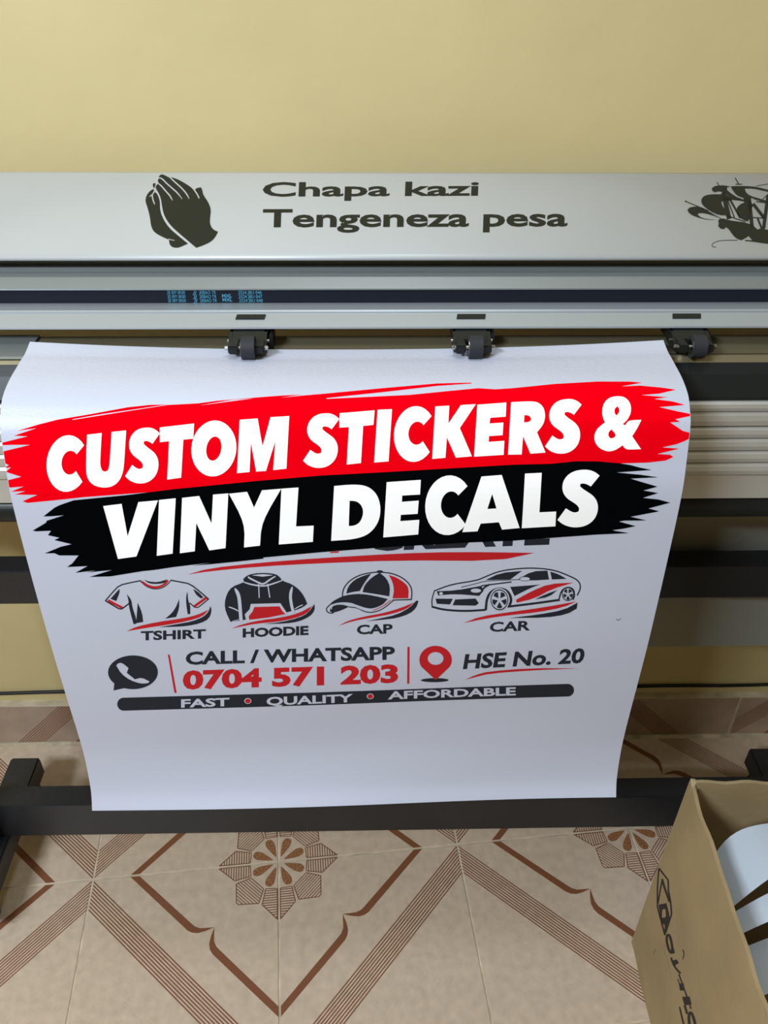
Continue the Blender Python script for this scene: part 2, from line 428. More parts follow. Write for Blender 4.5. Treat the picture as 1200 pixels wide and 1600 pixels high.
# platen: polished strip with a black sloping nose
ex('platen', [(0.803, 0.9265), (0.7545, 0.9265), (0.7500, 0.9210), (0.765, 0.905), (0.803, 0.905)], M['platen'])
ex('platen_end_plate', [(0.802, 0.9290), (0.752, 0.9285), (0.7495, 0.9270), (0.756, 0.9269), (0.802, 0.9266)], M['beam'], XL, -0.3325)
ex('platen_nose', [(0.7580, 0.9269), (0.7540, 0.9255), (0.7420, 0.9120), (0.7305, 0.8925), (0.7305, 0.8890), (0.79, 0.889), (0.79, 0.9045), (0.765, 0.9045)], M['blackgloss'])
# ribbed front extrusion
front = ex('front_extrusion', [(0.7335, 0.8888), (0.7335, 0.800), (0.7300, 0.8000), (0.7300, 0.7700), (0.79, 0.7700), (0.79, 0.8888)], M['alu_warm'])
ys = [625, 642, 665, 683, 703, 722, 741]
zs = [0.8888, 0.8775, 0.8600, 0.8462, 0.8312, 0.8165, 0.8010]
for a, b in zip(zs, zs[1:]):
    h = a - b
    prof = [(0.7337, a - 0.0001), (0.7282, a - 0.0005), (0.7262, a - h * 0.2), (0.7255, a - h * 0.55), (0.7262, b + h * 0.12), (0.7285, b + 0.0008), (0.7337, b + 0.0004)]
    ex('rib', prof, M['alu_warm'], parent=front)
link_mesh('take_up_shaft', cyl_bm((XL, 0.748, 0.7525), (XR, 0.748, 0.7525), 0.0168, 40, B), M['blackgloss'], plotter, False)
for p in plotter.children[-1].data.polygons: p.use_smooth = abs(p.normal.x) < 0.5
ex('shaft_cradle', [(0.770, 0.7695), (0.790, 0.7695), (0.790, 0.738), (0.775, 0.738)], M['black'])
# end housings, out of frame
for x0, x1 in ((XL - 0.09, XL), (XR, XR + 0.14)):
    link_mesh('end_housing', box_bm(x0, x1, 0.70, 1.0, 0.75, 1.035, 0.012, B), M['cover'], plotter)
# stand
link_mesh('upper_crossbar', box_bm(-0.569, 0.672, 0.800, 0.832, 0.562, 0.6165, 0.0015, B), M['black'], plotter)
link_mesh('lower_crossbar', box_bm(-0.70, 0.74, 0.779, 0.815, 0.0885, 0.168, 0.0015, B), M['black'], plotter)
link_mesh('rear_panel', box_bm(0.26, 0.672, 0.848, 0.856, 0.425, 0.72, 0.001, B), M['panel'], plotter)
for x0, x1 in ((-0.619, -0.569), (0.672, 0.721)):
    link_mesh('upright', box_bm(x0 + (.002 if x0 < 0 else .02), x1 - (.02 if x0 < 0 else .002), 0.728, 0.778, 0.088, 0.768, 0.002, B), M['black'], plotter)
    ft = link_mesh('foot', box_bm(x0, x1, 0.655, 0.932, 0.048, 0.088, 0.003, B), M['black'], plotter)
    link_mesh('levelling_pad', cyl_bm(((x0 + x1) / 2, 0.70, 0.0), ((x0 + x1) / 2, 0.70, 0.049), 0.014, 20, B), M['rubber'], ft)
    for yy in (0.895,):
        link_mesh('caster', cyl_bm((x0 + .008, yy, 0.0235), (x1 - .008, yy, 0.0235), 0.0225, 20, B), M['rubber'], ft)
        link_mesh('caster_fork', box_bm(x0 + .004, x1 - .004, yy - 0.008, yy + 0.008, 0.02, 0.05, 0.001, B), M['steel'], ft)

# pinch rollers
def pinch(xc, wz=0.939, wy_=0.748, skew=0.0):
    bm = extrude_bm([(0.798, 0.9450), (0.770, 0.9450), (0.7620, 0.9430), (0.7510, 0.9370), (0.7510, 0.9320), (0.764, 0.931), (0.798, 0.936)], xc - 0.0185, xc - 0.0155, B)
    me2 = extrude_bm([(0.798, 0.9450), (0.770, 0.9450), (0.7620, 0.9430), (0.7510, 0.9370), (0.7510, 0.9320), (0.764, 0.931), (0.798, 0.936)], xc + 0.0155, xc + 0.0185, B)
    tmp = bpy.data.meshes.new('t'); me2.to_mesh(tmp); me2.free(); bm.from_mesh(tmp); bpy.data.meshes.remove(tmp)
    tp = extrude_bm([(0.800, 0.9450), (0.772, 0.9450), (0.768, 0.9440), (0.760, 0.9420), (0.760, 0.9390), (0.768, 0.9340), (0.800, 0.9340)], xc - 0.018, xc + 0.018, B)
    tmp = bpy.data.meshes.new('t'); tp.to_mesh(tmp); tp.free(); bm.from_mesh(tmp); bpy.data.meshes.remove(tmp)
    br = link_mesh('pinch_roller_bracket', bm, M['blackgloss'], plotter)
    link_mesh('roller_wheel', cyl_bm((xc - 0.0045, wy_, wz), (xc + 0.0085, wy_, wz), 0.0112, 32, B), M['rubber'], br)
    link_mesh('wheel_washer', cyl_bm((xc - 0.0052, wy_, wz), (xc - 0.0045, wy_, wz), 0.0078, 24, B), M['steel'], br)
    link_mesh('axle', cyl_bm((xc - 0.021, wy_, wz), (xc + 0.021, wy_, wz), 0.0016, 12, B), M['steel'], br)
    for sx in (-1, 1):
        link_mesh('axle_arm', box_bm(xc + sx * 0.0125 - 0.005, xc + sx * 0.0125 + 0.005, wy_ - 0.005, 0.766, wz - 0.005, wz + 0.0035, 0.0012, B), M['blackgloss'], br)
        link_mesh('screw', cyl_bm((xc + sx * 0.0186, 0.765, 0.9385), (xc + sx * 0.0205, 0.765, 0.9385), 0.0016, 12, B), M['steel'], br)
        link_mesh('axle_nut', cyl_bm((xc + sx * 0.0178, wy_, wz), (xc + sx * 0.0205, wy_, wz), 0.0022, 6, B), M['steel'], br)
    link_mesh('side_plate', box_bm(xc + 0.0195, xc + 0.0235, 0.768, 0.795, 0.928, 0.9425, 0.0008, B), M['blackgloss'], br)
    # adjusting lever seen through its slot in the rail
    nrm = Vector((0, -0.0034, 0.0085)).normalized(); c = Vector((xc + 0.001, 0.7880, 0.9536))
    t = Vector((0, 0.0085, 0.0034)).normalized()
    lb = bmesh.new(); vs = []
    for dz in (-0.003, 0.0006):
        for a, b in ((-1, -1), (1, -1), (1, 1), (-1, 1)):
            vs.append(lb.verts.new(c + Vector((a * 0.0143 + b * 0.0006, 0, 0)) + t * (b * 0.0032) + nrm * dz - B))
    for f in ((3, 2, 1, 0), (4, 5, 6, 7), (0, 1, 5, 4), (1, 2, 6, 5), (2, 3, 7, 6), (3, 0, 4, 7)): lb.faces.new([vs[k] for k in f])
    link_mesh('adjusting_lever', lb, M['blackgloss'], br)
pinch(-0.1150); pinch(0.1050); pinch(0.3225)

# --- decals on the cover
CS = plane_surf((0, 0.852, 0.9955), (0, -(1.0405 - 0.9955), 0.985 - 0.852))
OH = dict(o=(210, 260), sc=8.571)
p = Print()
p.fill([(335,128),(350,112),(378,108),(430,130),(480,160),(495,147),(560,165),(660,215),(760,280),(826,352),(812,320),(822,298),(850,287),(893,282),(910,320),(920,380),(990,480),(1028,580),(1012,700),(1012,770),(1040,830),(1075,857),(1120,876),(1090,940),(1040,1000),(950,1050),(830,1092),(798,1068),(720,1000),(600,900),(490,800),(425,710),(385,620),(368,520),(352,420),(320,350),(290,305),(283,270),(310,240),(325,222),(311,190),(328,165),(322,145)], M['decal'], 1, smooth=2, **OH)
p.fill([(255,303),(215,325),(180,362),(155,410),(146,470),(180,565),(208,680),(222,800),(255,870),(310,912),(380,948),(463,985),(468,1035),(490,1072),(530,1090),(590,1092),(650,1066),(718,1036),(600,940),(480,840),(405,740),(358,640),(342,560),(342,470),(322,400),(290,352),(268,350),(262,322)], M['decal'], 1, smooth=2, **OH)
p.fill([(246,240),(262,222),(288,234),(275,265),(262,298),(248,270)], M['decal'], 1, smooth=2, **OH)
for pts in ([(322,232),(360,262),(430,345),(480,400),(512,462)], [(318,152),(370,165),(430,230),(500,290),(580,360),(641,442)], [(455,130),(540,210),(640,300),(700,370),(735,438)], [(800,318),(840,370),(870,436)]):
    p.stroke(pts, 17, M['cover'], 2, taper=(0.7, 0.2), **OH)
p.stroke([(205,408),(238,385),(265,345),(275,315)], 14, M['cover'], 2, taper=(0.4, 1), **OH)
p.stroke([(240,380),(245,440),(274,516)], 16, M['cover'], 2, taper=(1, 0.2), **OH)
p.stroke([(540,995),(500,990),(455,975)], 9, M['cover'], 2, taper=(0.2, 1), **OH)
h = p.build('praying_hands_decal', CS, cover, B, step=(0, 0)); tag(h, 'black praying hands decal')
p = Print()
p.text('Chapa kazi', (410, 307.5), (747.5, 306), 22.5, M['decal'], 1, bold=0.025, shear=1)
tag(p.build('cover_lettering', CS, cover, B, step=(0, 0)), 'wide black lettering, upper line')
p = Print()
p.text('Tengeneza pesa', (410, 355.5), (886.5, 354), 28.5, M['decal'], 1, bold=0.026, shear=1)
tag(p.build('cover_lettering', CS, cover, B, step=(0, 0)), 'wide black lettering, lower line')
SO = dict(o=(1060, 270), sc=8.571)
p = Print()
D = M['decal']
p.fill([(530,650),(545,622),(600,612),(640,625),(700,640),(770,650),(900,668),(1000,705),(1060,762),(1110,742),(1200,770),(1330,740),(1440,760),(1420,860),(1330,960),(1200,955),(1000,925),(890,915),(895,900),(990,905),(955,870),(940,850),(870,895),(830,907),(760,870),(710,810),(670,750),(630,730),(615,758),(560,750),(530,710),(542,680)], D, 1, smooth=1, **SO)
p.fill([(120,500),(145,465),(230,450),(340,470),(420,535),(560,622),(480,580),(360,545),(280,540),(256,560),(300,600),(400,626),(530,628),(400,634),(300,612),(200,580),(140,540)], D, 1, smooth=2, **SO)
p.fill([(303,375),(320,330),(370,300),(450,288),(600,290),(640,300),(780,322),(890,370),(870,385),(750,350),(690,348),(700,380),(600,370),(575,400),(590,450),(615,470),(640,572),(545,570),(430,520),(350,460),(315,420)], D, 1, smooth=1, **SO)
p.fill([(445,215),(470,185),(540,168),(640,172),(700,188),(655,195),(650,230),(700,275),(780,325),(620,292),(585,280),(580,255),(520,250),(490,265),(455,245)], D, 1, smooth=1, **SO)
p.fill([(700,185),(760,178),(900,178),(1040,188),(1250,240),(1250,268),(1150,245),(1000,212),(890,213),(900,260),(960,310),(1100,350),(1250,400),(1250,412),(1050,370),(975,335),(970,400),(880,400),(870,340),(780,305),(730,240)], D, 1, smooth=1, **SO)
p.fill([(780,470),(830,420),(900,395),(980,400),(1000,450),(968,480),(960,600),(930,655),(860,630),(800,580),(778,520)], D, 1, smooth=1, **SO)
for a, w in (([(600,270),(680,620)], 62), ([(690,355),(830,610)], 26), ([(660,370),(750,600)], 16), ([(950,370),(985,720)], 50), ([(1000,415),(1150,610)], 42), ([(1060,610),(1115,745)], 26), ([(1200,300),(1140,750)], 46),
             ([(515,125),(545,172)], 10), ([(760,70),(812,160)], 13), ([(765,155),(855,155)], 12), ([(95,383),(230,440),(400,510)], 12), ([(1040,180),(1260,140)], 8), ([(1090,390),(1240,250)], 10), ([(600,345),(890,372)], 18),
             ([(650,575),(900,660)], 14), ([(990,600),(1160,610)], 14), ([(340,485),(590,625)], 8), ([(1040,385),(1240,410)], 16), ([(1260,200),(1250,760)], 34), ([(1200,420),(1380,700)], 14)):
    p.stroke(a, w, D, 1, **SO)
p.ellipse((98, 383), (12, 11), D, 1, n=12, **SO)
p.fill([(1260,330),(1350,350),(1420,450),(1400,600),(1330,640),(1280,560),(1310,450)], D, 1, smooth=1, **SO)
p.stroke([(790,905),(640,905),(540,912),(470,940),(445,968),(465,998),(505,992)], 9, D, 1, **SO)
tag(p.build('sailing_ship_decal', CS, cover, B, step=(0, 0)), 'black sailing ship decal')
# --- belt print
BS = plane_surf((0, 0.8345, 0.956), (0, -1, 0))
p = Print(); ink = M['beltink']
for k in range(3):
    yb = 459.5 + k * 6.3; dx = k * 0.8
    p.text('2E 00Y 0K00', (261 + dx, yb), (289 + dx, yb), 5.0, ink, 1, 0.01)
    p.text('JJ', (301 + dx, yb), (306 + dx, yb), 5.0, ink, 1, 0.01, 0.8)
    p.text('JIEBAO TR', (311 + dx, yb), (337.5 + dx, yb), 5.0, ink, 1, 0.01)
    if k: p.text('MXL', (346 + dx, yb - 1), (361.5 + dx, yb - 1), 5.4, ink, 1, 0.03)
    p.text('2524 JBU 04%d' % (6 + k), (372 + dx, yb), (409 + dx, yb), 5.0, ink, 1, 0.012)
tag(p.build('belt_print', BS, belt, B, step=(0, 0), layer_h=0.0001), 'cyan lettering')

# ------------------------------------------------------------------ the hanging banner sheet
raw = [(0.790, 0.9272), (0.766, 0.9285), (0.748, 0.9278), (0.732, 0.9290), (0.702, 0.9290), (0.679, 0.9240), (0.6655, 0.9140), (0.6560, 0.9020), (0.6460, 0.8720), (0.6375, 0.8360),
       (0.6300, 0.7490), (0.6255, 0.6650), (0.6240, 0.5980), (0.6230, 0.5240), (0.6200, 0.4840), (0.6110, 0.4450), (0.5990, 0.4250)]
raw = raw[1:]
def catmull(P, n):
    out = []
    for i in range(len(P) - 1):
        p0, p1, p2, p3 = (Vector(P[max(i - 1, 0)]), Vector(P[i]), Vector(P[i + 1]), Vector(P[min(i + 2, len(P) - 1)]))
        for k in range(n):
            t = k / n
            out.append(0.5 * ((2 * p1) + (p2 - p0) * t + (2 * p0 - 5 * p1 + 4 * p2 - p3) * t * t + (3 * p1 - p0 - 3 * p2 + p3) * t ** 3))
    out.append(Vector(P[-1])); return out
PR = catmull(raw, 6)
PN = []
for i in range(len(PR)):
    d = (PR[min(i + 1, len(PR) - 1)] - PR[max(i - 1, 0)]).normalized(); n = Vector((d.y, -d.x))
    if n.y < 0 and n.x > 0: n = -n
    PN.append(n if (n.x < 0 or n.y > 0) else -n)
SL = [0.0]
for a, b in zip(PR, PR[1:]): SL.append(SL[-1] + (b - a).length)
SX0, SX1 = -0.3285, 0.2965
def sheet_disp(x, s):
    u = (x - SX0) / (SX1 - SX0)
    lift = 0.0
    if s < 0.09: lift = 0.0095 * (1 - s / 0.09) ** 2 * (abs(2 * u - 1) ** 2.2) * (1.0)
    wav = 0.0012 * math.sin(s * 34 + 1.4 * math.sin(x * 7)) * min(1, max(0, (s - 0.05) / 0.1)) * (0.5 + 0.5 * math.cos(x * 8))
    curl = 0.004 * max(0, (s - 0.50) / 0.1) ** 2 * math.cos(6 * (u - 0.3))
    return lift + wav + curl
def sheet_pt(x, i, t):
    P = PR[i].lerp(PR[i + 1], t); n = PN[i].lerp(PN[i + 1], t).normalized(); s = SL[i] + t * (SL[i + 1] - SL[i])
    nn = Vector((0, n.x, n.y)); sag = -0.011 * (SX1 - x) / (SX1 - SX0) * (s / SL[-1]) ** 8
    return Vector((x, P.x, P.y + sag)) + nn * sheet_disp(x, s), nn
def SHEET(x, y):
    o, d = ray_m(x, y); best = None
    for i in range(len(PR) - 1):
        a, b = PR[i], PR[i + 1]; e = b - a
        det = d.y * (-e.y) + e.x * d.z
        if abs(det) < 1e-12: continue
        rxv, rzv = a.x - o.y, a.y - o.z
        t = (rxv * (-e.y) + e.x * rzv) / det; k = (d.y * rzv - d.z * rxv) / det
        lo = -1e9 if i == 0 else -1e-6; hi = 1e9 if i == len(PR) - 2 else 1 + 1e-6
        if lo <= k <= hi and t > 0 and (best is None or t < best[0]): best = (t, i, k)
    t, i, k = best; return sheet_pt(o.x + d.x * t, i, k)
bm = bmesh.new(); NX = 56; rows = []
for i in range(len(PR)):
    r = []
    for j in range(NX + 1):
        x = SX0 + (SX1 - SX0) * j / NX
        if i < len(PR) - 1: q, _ = sheet_pt(x, i, 0)
        else: q, _ = sheet_pt(x, i - 1, 1)
        r.append(bm.verts.new(q - B))
    rows.append(r)
for a, b in zip(rows, rows[1:]):
    for j in range(NX): bm.faces.new((a[j], b[j], b[j + 1], a[j + 1]))
bmesh.ops.recalc_face_normals(bm, faces=bm.faces[:])
if sum(f.normal.y for f in bm.faces) > 0: bmesh.ops.reverse_faces(bm, faces=bm.faces[:])
sheet = link_mesh('printed_banner', bm, M['vinyl'], None, True); sheet.location = RZ @ B; sheet.rotation_euler = (0, 0, rot)
sm = sheet.modifiers.new('thickness', 'SOLIDIFY'); sm.thickness = 0.0004; sm.offset = -1; crisp(sheet)
tag(sheet, 'white vinyl banner hanging from the plotter with red and black brush headline and icons', 'banner')
CL = [(SX0 + 0.0004, -1), (SX1 - 0.0004, 1)]
def sb(p, name, label=None, step=(44, 10)):
    o = p.build(name, SHEET, sheet, B, step=step, layer_h=0.00014, clip=CL)
    if label: tag(o, label)
    return o
ink, red, wht, dk, dr, vy = M['ink'], M['red'], M['wink'], M['dark'], M['dred'], M['vinyl']
# red brush stroke
p = Print()
p.fill([(90,655.7),(60,663.3),(27,673.3),(57,669),(22,680.7),(43,681.7),(-14,696),(20,695),(47,695),(-14,710),(-10,716),(14,726.7),(5,731.7),(17,730),(9,737.3),(33,745),(-14,757),(-6,761),(17,761.7),(37,760),(17,768.3),(40,767.3),(23,772.7),(58,773.3),(35,783.3),(43,785.7),(83,782),(133,776.7),(267,767),(400,758),(600,748),(800,732),(933,727),(967,724),(1013,722.7),(1040,719.5),(1052,714),(1047,710.5),(1027,709.3),(1061,701),(1035,699),(1057,694),(1070,689),(1088,679),(1067,673.3),(1047,660),(1063,659),(1055,655),(1087,648.3),(1060,643),(1030,636),(1070,632.7),(1052,627.5),(1022,623.3),(1043,620.7),(1002,617.3),(1030,615),(1056,609),(1033,605.7),(1000,602.7),(970,604),(1003,598.3),(983,596.7),(933,596.5),(867,600),(800,606.5),(774,608.2),(747,606.5),(700,611),(640,617),(510,623.5),(510,622.3),(600,612.7),(683,603),(737,599.3),(736,598),(683,599.3),(600,606.5),(510,615.2),(472,618.5),(437,622),(472,616.8),(440,618.5),(400,621.5),(370,624),(310,634),(397,622.8),(340,626.5),(310,630.5),(262,633),(200,642.5),(113,656.2),(113,655.2),(160,647),(262,632.2),(233,633),(200,636.5),(167,642.5),(143,647)], red, 1)
sb(p, 'red_brush_stroke', 'bright red brush stroke')
p = Print()
p.fill([(115,781.7),(93,789.3),(85,793.3),(68,806.7),(80,806.5),(100,805),(73,813.5),(72,816.5),(51,829),(57,830),(80,829),(75,836),(93,840),(85,843.5),(112,850),(95,854),(70,864.3),(85,864),(93,867.5),(123,867.5),(113,880),(105,885.5),(137,884),(118,894.5),(150,890.5),(165,887),(135,894),(120,895.5),(175,890),(140,901),(173,900),(223,891.7),(240,890),(273,885),(330,878),(300,883),(330,880.5),(375,876),(412,871.7),(411,870),(500,861.7),(600,854),(733,847),(800,844.5),(900,837.3),(931.7,835),(983,832.7),(960,829),(957,828),(975,825.5),(993,821.7),(967,814.5),(975,813),(1010,812.8),(985,807),(1030,798.5),(1013,794),(1047,785),(1028,780),(1004,777.5),(1028,770),(1005,766),(1027,760),(1008,754.5),(985,747.5),(1028,745.5),(1000,741.5),(963,738),(1018,734),(1000,730.5),(985,726.5),(967,723.5),(933,720.7),(900,720.5),(860,724.5),(800,726),(700,732),(600,738),(500,743.5),(400,752),(267,765),(200,773.5)], ink, 2)
sb(p, 'black_brush_stroke', 'dense black brush stroke')
# headline letters
p = Print(); WL = 3
A1 = dict(o=(60, 590), sc=3.75); A2 = dict(o=(360, 590), sc=3.75); A3 = dict(o=(660, 590), sc=3.333); A4 = dict(o=(150, 760), sc=3.75); A5 = dict(o=(450, 720), sc=2.4)
def letC(cx, cy, rx_, ry_, irx, iry, icx, icy, tilt=0, **k):
    L = []
    for i in range(25):
        t = math.radians(40 + 280 * i / 24); L.append((cx + rx_ * math.cos(t), cy - ry_ * math.sin(t)))
    for i in range(25):
        t = math.radians(316 - 272 * i / 24); L.append((icx + irx * math.cos(t), icy - iry * math.sin(t)))
    L = [(x + tilt * (cy - y) / ry_, y) for x, y in L]
    p.fill(L, wht, WL, **k)
letC(170, 503, 122, 166, 50, 70, 186, 498, 8, **A1)
letC(1080, 331, 122, 164, 50, 68, 1093, 326, 8, **A2)
letC(602, 165, 88, 111, 37, 49, 610, 162, 5, **A5)
def letS(x0, y0, w, h, **k):      # S in a box, y down
    T = [(0.86, 0.15), (0.74, 0.115), (0.55, 0.125), (0.33, 0.165), (0.22, 0.27), (0.30, 0.385), (0.50, 0.475), (0.70, 0.58), (0.735, 0.71), (0.63, 0.83), (0.42, 0.880), (0.24, 0.850), (0.13, 0.79)]
    pass
def poly(L, **k): p.fill(L, wht, WL, smooth=2, lim=40, **k)
SG = [(1.0,0.105),(0.90,0.045),(0.76,0.005),(0.60,0.0),(0.42,0.02),(0.27,0.075),(0.16,0.165),(0.11,0.28),(0.13,0.395),(0.22,0.49),(0.36,0.555),(0.47,0.61),(0.515,0.665),(0.50,0.72),(0.42,0.74),(0.33,0.725),(0.20,0.665),(0.0,0.865),(0.11,0.935),(0.27,0.985),(0.44,1.0),(0.63,0.98),(0.79,0.92),(0.91,0.82),(0.965,0.69),(0.95,0.56),(0.86,0.455),(0.72,0.385),(0.60,0.33),(0.535,0.285),(0.545,0.245),(0.61,0.235),(0.70,0.25),(0.79,0.29)]
def S_(x0, y0, x1, y1, **k): poly([(x0 + a * (x1 - x0), y0 + b * (y1 - y0)) for a, b in SG], **k)
S_(508, 292, 712, 622, **A1); S_(425, 209, 638, 532, **A2); S_(638, 111, 829, 397, **A3); S_(702, 478, 922, 779, **A3)
poly([(286,334),(372,324),(362,490),(364,520),(374,545),(390,551),(406,545),(417,520),(430,318),(515,309),(503,500),(496,555),(475,605),(440,635),(395,646),(345,640),(305,618),(284,580),(278,530)], **A1)
poly([(712,292),(913,269),(908,357),(850,363),(836,587),(754,598),(766,372),(712,378)], **A1)
def letO(cx, cy, rx_, ry_, irx, iry, tilt, **k):
    f = lambda a, b: [(cx + a * math.cos(2 * math.pi * i / 40) + tilt * math.sin(2 * math.pi * i / 40), cy - b * math.sin(2 * math.pi * i / 40)) for i in range(40)]
    p.fill([f(rx_, ry_), f(irx, iry)], wht, WL, **k)
letO(1028, 416, 132, 164, 44, 71, 8, **A1)
poly([(55,248),(160,240),(188,402),(235,233),(345,226),(328,535),(250,543),(263,373),(208,548),(150,552),(120,381),(112,554),(38,561)], **A2)
poly([(640,209),(845,192),(838,277),(778,283),(765,502),(681,511),(694,290),(638,293)], **A2)
poly([(862,189),(947,185),(927,492),(842,499)], **A2)
poly([(67,150),(140,146),(135,240),(200,143),(278,138),(195,263),(258,410),(174,417),(128,312),(120,418),(51,424)], **A3)
poly([(286,141),(437,130),(434,203),(353,209),(350,239),(422,234),(418,300),(347,305),(345,335),(427,329),(423,402),(269,412)], **A3)
p.fill([chaikin([(462,128),(560,123),(603,128),(632,155),(641,200),(630,245),(597,285),(641,390),(562,396),(524,305),(517,400),(446,401)], 2, 40), chaikin([(531,195),(555,196),(568,214),(560,230),(529,234)], 2, 75)], wht, WL, **A3)
p.fill([chaikin([(1020,96),(1055,103),(1080,128),(1088,165),(1080,200),(1058,230),(1043,241),(1056,249),(1072,222),(1140,220),(1120,262),(1092,305),(1138,372),(1058,376),(1042,352),(1005,378),(965,386),(920,368),(897,335),(894,300),(908,268),(935,245),(950,233),(938,205),(935,170),(945,130),(975,103)], 2, 60),
        chaikin([(1015,150),(1027,165),(1022,185),(1010,198),(1000,185),(1000,162)], 2, 80), chaikin([(985,270),(1008,297),(1000,312),(980,318),(967,302),(970,282)], 2, 80)], wht, WL, **A3)
poly([(42,115),(150,102),(186,290),(248,92),(363,82),(238,408),(130,423)], **A4)
poly([(369,80),(467,70),(450,391),(357,404)], **A4)
poly([(504,68),(604,57),(677,216),(685,49),(775,42),(760,358),(665,372),(588,215),(580,377),(492,389)], **A4)
poly([(778,44),(885,33),(926,124),(972,24),(1085,15),(970,210),(962,343),(868,354),(873,217)], **A4)
p.fill([(439.6, 763.9), (466.3, 762), (462.7, 821.8), (490.2, 820.4), (489, 845.3), (435.8, 849.6)], wht, WL)
p.fill([chaikin([(173,95),(250,88),(300,95),(335,125),(349,175),(340,228),(305,272),(250,291),(162,297)], 2, 45), chaikin([(231,149),(258,150),(278,168),(283,195),(272,226),(252,240),(228,242)], 2, 50)], wht, WL, **A5)
poly([(370,80),(498,71),(495,125),(428,129),(427,152),(490,147),(486,196),(423,200),(421,223),(492,218),(488,273),(357,284)], **A5)
p.fill([[(725,58),(801,52),(868,250),(802,256),(790,228),(722,233),(710,262),(653,265)], [(765,122),(781,176),(747,178)]], wht, WL, **A5)
poly([(888,47),(951,44),(942,191),(1005,188),(1002,244),(876,251)], **A5)
sb(p, 'headline_lettering', 'heavy white slanted capitals')
# older headline peeping out below
p = Print()
p.text('CREATE', (572, 860.5), (858, 851), 42, dk, 1, 0.05, 4)
sb(p, 'charcoal_word', 'charcoal capitals mostly under the black stroke')
p = Print()
p.fill([(293,897),(327,887),(407,878),(500,870.8),(621,864),(713,862),(835.5,864),(775,877),(621,875),(500,879),(407,884),(327,891.7)], dr, 1, smooth=1)
p.fill([(516,861),(530,860),(529,862.5),(516,863)], dr, 1)
sb(p, 'red_underline')
# t-shirt
p = Print(); K = dict(o=(150, 880), sc=6.316)
p.stroke([(445,168),(335,190),(230,215),(160,290),(92,370)], 12, dk, 1, smooth=1, **K); p.stroke([(90,366),(165,412),(243,458),(280,432),(335,388)], 13, dk, 1, smooth=1, **K)
p.stroke([(440,175),(500,230),(590,257),(680,232),(740,168)], 9, dk, 1, **K); p.stroke([(735,163),(840,182),(930,200),(1030,280),(1114,355)], 13, dk, 1, smooth=1, **K)
p.stroke([(1112,350),(1050,402),(990,448),(925,390)], 11, dk, 1, smooth=1, **K)
p.stroke([(450,178),(510,220),(590,240),(670,215),(712,165)], 22, dr, 1, **K); p.stroke([(118,365),(262,440)], 24, dr, 1, **K); p.stroke([(970,425),(1090,338)], 26, dr, 1, **K)
for L in ([(475,160),(530,178),(610,184),(700,156),(680,190),(600,203),(520,195)], [(232,250),(235,285),(200,372),(142,350)], [(958,250),(1010,280),(1060,335),(1035,345),(990,310)],
          [(305,303),(350,360),(358,430),(400,560),(395,598),(370,602),(335,470),(322,400),(322,370)], [(412,388),(455,490),(465,580),(395,592)], [(820,352),(822,440),(790,530),(682,548),(750,490),(790,430)], [(903,278),(910,370),(930,410),(930,500),(905,505),(890,400),(890,320)],
          [(620,632),(800,602),(950,575),(1060,530),(1110,480),(1130,420),(1142,470),(1115,550),(1030,595),(900,622),(750,630)]):
    p.fill(L, dk, 1, smooth=1, **K)
p.fill([(300,672),(400,625),(600,580),(850,545),(1000,510),(1110,458),(1050,525),(900,572),(700,608),(480,640)], dr, 2, smooth=1, **K)
p.text('TSHIRT', (220, 1001), (321.5, 998), 14.5, dk, 1, 0.035)
sb(p, 'tshirt_print', 'short-sleeved shirt icon with its caption')
p = Print(); K = dict(o=(340, 880), sc=7.5)
p.fill([(300,180),(340,140),(420,112),(560,105),(680,118),(735,160),(755,200),(870,240),(960,310),(1020,400),(1050,480),(1000,520),(915,555),(810,580),(730,520),(395,520),(330,600),(330,665),(150,690),(95,570),(80,470),(110,350),(170,270),(290,225),(310,205)], dk, 1, smooth=1, **K)
p.fill([(400,132),(470,124),(530,120),(590,124),(655,132),(590,142),(530,150),(470,142)], vy, 2, **K)
for a, w in (([(360,148),(370,165),(470,215),(535,245),(620,180),(680,145)], 20), ([(300,212),(400,245),(535,264),(620,245),(760,195)], 18), ([(482,235),(488,405)], 24), ([(588,235),(612,400)], 26),
             ([(130,510),(190,530),(245,562)], 14), ([(172,682),(250,662)], 13), ([(905,540),(950,510),(1000,490)], 12)):
    p.stroke(a, w, vy, 2, taper=(0.5, 0.5), **K)
p.stroke([(203,285),(250,370),(262,500),(275,690)], 40, vy, 2, taper=(0.15, 1), **K); p.stroke([(877,268),(850,370),(862,480),(890,590)], 34, vy, 2, taper=(0.1, 1), **K)
p.fill([(390,475),(735,468),(820,600),(700,645),(340,700),(318,600),(375,540)], vy, 2, **K)
p.fill([(430,512),(725,505),(755,560),(795,598),(600,638),(370,665),(365,620),(410,565)], dr, 3, **K)
p.fill([(165,768),(280,720),(500,670),(750,640),(950,590),(1105,505),(1050,590),(900,650),(700,690),(450,710),(280,742)], dr, 3, smooth=1, **K)
p.fill([(540,718),(750,695),(950,645),(1060,590),(1135,480),(1137,560),(1080,630),(950,690),(800,712)], dk, 2, smooth=1, **K)
p.text('HOODIE', (379, 997), (482, 993), 14.3, dk, 1, 0.046)
sb(p, 'hoodie_print', 'hooded jumper icon with its caption')
p = Print(); K = dict(o=(500, 880), sc=7.5)
p.stroke([(262,400),(268,310),(330,215),(450,140),(600,105),(740,103),(880,128),(1000,195),(1065,275),(1080,350),(1070,435)], 14, dk, 1, **K); p.stroke([(1075,433),(850,440)], 14, dk, 1, **K)
